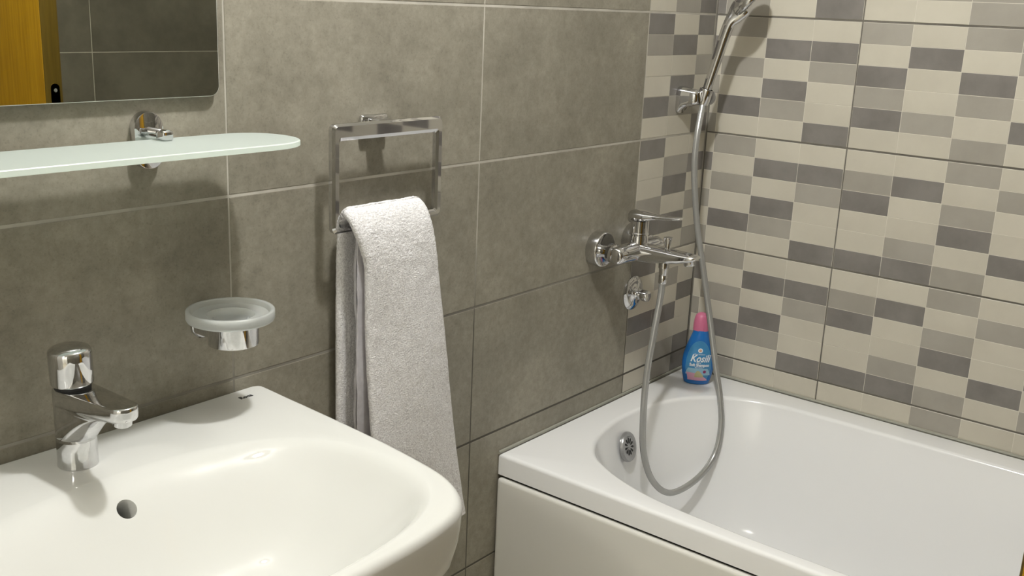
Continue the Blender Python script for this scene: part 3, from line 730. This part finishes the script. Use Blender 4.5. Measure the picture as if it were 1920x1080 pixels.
for k in range(9):
    t = k/8; z = 0.151+0.041*t; rr3 = lerp(0.0208, 0.0145, t**2.2)
    rg.append([cap_pt(0.25+q*0.035, z, rr3+(0.0012 if q in (0,) else -0.0006)) for q in (-1, 0, 1)])
rows_ = loft(b, rg, False, False, False)
obj('cap_rib', b, 'pink', cap, smooth=False)
def on_bottle(x, z, off): 
    r = bw(z); th = math.asin(max(-0.98, min(0.98, x/r))); return bpt(th, z, off)
def label_patch(name, mat, fn, off, nz=26, nx=18, parent=None):
    """fn(t) -> (z, x0, x1)"""
    b = BM(); rows = []
    for i in range(nz+1):
        z, x0, x1 = fn(i/nz); rows.append([b.verts.new(on_bottle(x0+(x1-x0)*k/nx, z, off)) for k in range(nx+1)])
    for r0, r1 in zip(rows[:-1], rows[1:]):
        for k in range(nx): b.faces.new((r0[k], r0[k+1], r1[k+1], r1[k]))
    return obj(name, b, mat, parent or bot)
def lw(z): return 0.0335*math.sqrt(max(0, 1-((z-0.050)/0.074)**2)) if z > 0.05 else lerp(0.0255, 0.0335, sm((z-0.012)/0.038))
lab = label_patch('label', 'label', lambda t: (lerp(0.012, 0.1235, t), -lw(lerp(0.012, 0.1235, t)), lw(lerp(0.012, 0.1235, t))), 0.0004)
lab['label'] = 'lighter blue front label'
label_patch('pale_cloud', 'label_pale', lambda t: (lerp(0.028, 0.047, t), -lw(0.04)*lerp(0.98, 0.80, t*t), lw(0.04)*lerp(0.98, 0.75, t*t)), 0.0007, parent=lab)
label_patch('pink_band', 'label_pink', lambda t: (lerp(0.0125, 0.034, t), -lw(lerp(0.0125, 0.034, t))*lerp(0.98, 0.98, t), lerp(lw(lerp(0.0125, 0.034, t))*0.98, 0.004, sm(t))), 0.0010, parent=lab)
label_patch('tan_cloud', 'label_tan', lambda t: (lerp(0.022, 0.0405, t), -0.0085+0.006*t**3, 0.0155-0.013*t**1.5), 0.0013, parent=lab)
def disc_patch(name, mat, cx, cz, r, off):
    b = BM(); c0 = b.verts.new(on_bottle(cx, cz, off)); rim = [b.verts.new(on_bottle(cx+r*math.cos(2*PI*k/24), cz+r*math.sin(2*PI*k/24), off)) for k in range(24)]
    for k in range(24): b.faces.new((c0, rim[k], rim[(k+1) % 24]))
    return obj(name, b, mat, lab)
disc_patch('seal', 'white', 0.002, 0.0965, 0.0062, 0.0008); disc_patch('seal_mark', 'orange', 0.002, 0.0965, 0.0032, 0.0011); disc_patch('seal_centre', 'white', 0.002, 0.0965, 0.0012, 0.0014)
disc_patch('badge', 'maroon', 0.0165, 0.0385, 0.0042, 0.0016)
def bottle_text(s, size, x, z, mat='white', shear=0, bold=0.0, off=0.0012, sxx=1.0):
    b = text_mesh(s, size, shear, 0, bold)
    bmesh.ops.subdivide_edges(b, edges=b.edges[:], cuts=1)
    for v in b.verts: v.co = on_bottle(x+v.co.x*sxx, z+v.co.y, off)
    o = obj('lettering', b, mat, lab, smooth=False)
bottle_text('Kosili', 0.0275, 0.002, 0.0745, shear=0.35, bold=0.0006, sxx=0.80)
bottle_text('Ultra Sensitive', 0.0056, 0.0, 0.0865, sxx=0.9)
bottle_text('Baby', 0.0062, 0.0, 0.0635)
bottle_text('Soft Shampoo', 0.0112, 0.002, 0.0565, bold=0.0005, sxx=0.80)
bottle_text('dermatest', 0.005, 0.001, 0.0500, bold=0.0001)

# ------------------------------------------------------------ door leaf, opened into the room (seen in the mirror)
door = empty('door_leaf', (-1.208, -1.44, -1.50), 'open orange-brown wooden door leaf seen in the mirror', 'door')
b = BM(); box(b, (-1.232, -1.742, -1.50), (-1.186, -1.1375, 0.52), 0.002, 2); b.faces.ensure_lookup_table()
obj('panel', b, 'wood', door)
b = BM(); box(b, (-1.2305, -1.138, -1.499), (-1.1875, -1.1345, 0.519), 0.0015, 2); obj('edge_strip', b, 'wood_edge', door)
b = BM(); oval(b, -1.206, -0.345, 0.0115, 0.118, -1.134, -1.1325, 0.0005)
for v in b.verts: v.co.y = -1.1345+(-1.134-v.co.y)*1.0
pl = obj('lock_plate', b, 'plate', door); pl['label'] = 'dark metal lock plate'
b = BM(); lathe(b, (-1.206, -1.1332, -0.243), (0, 1, 0), [(0.0045, 0), (0.0040, 0.001), (0.001, 0.0012)], 20); obj('screw', b, 'steel', pl)

# ------------------------------------------------------------ ceiling lamp fixture above the bulb
lamp = empty('ceiling_lamp', (-1.40, -0.52, 0.985), 'small round ceiling lamp above the washbasin side', 'lamp')
b = BM(); lathe(b, (-1.40, -0.52, 1.0), (0, 0, -1), [(0.12, 0), (0.12, 0.008), (0.11, 0.012), (0.02, 0.014)], 48); obj('base', b, 'plate', lamp)  # unseen base, made wide and dark to screen the bright ceiling patch
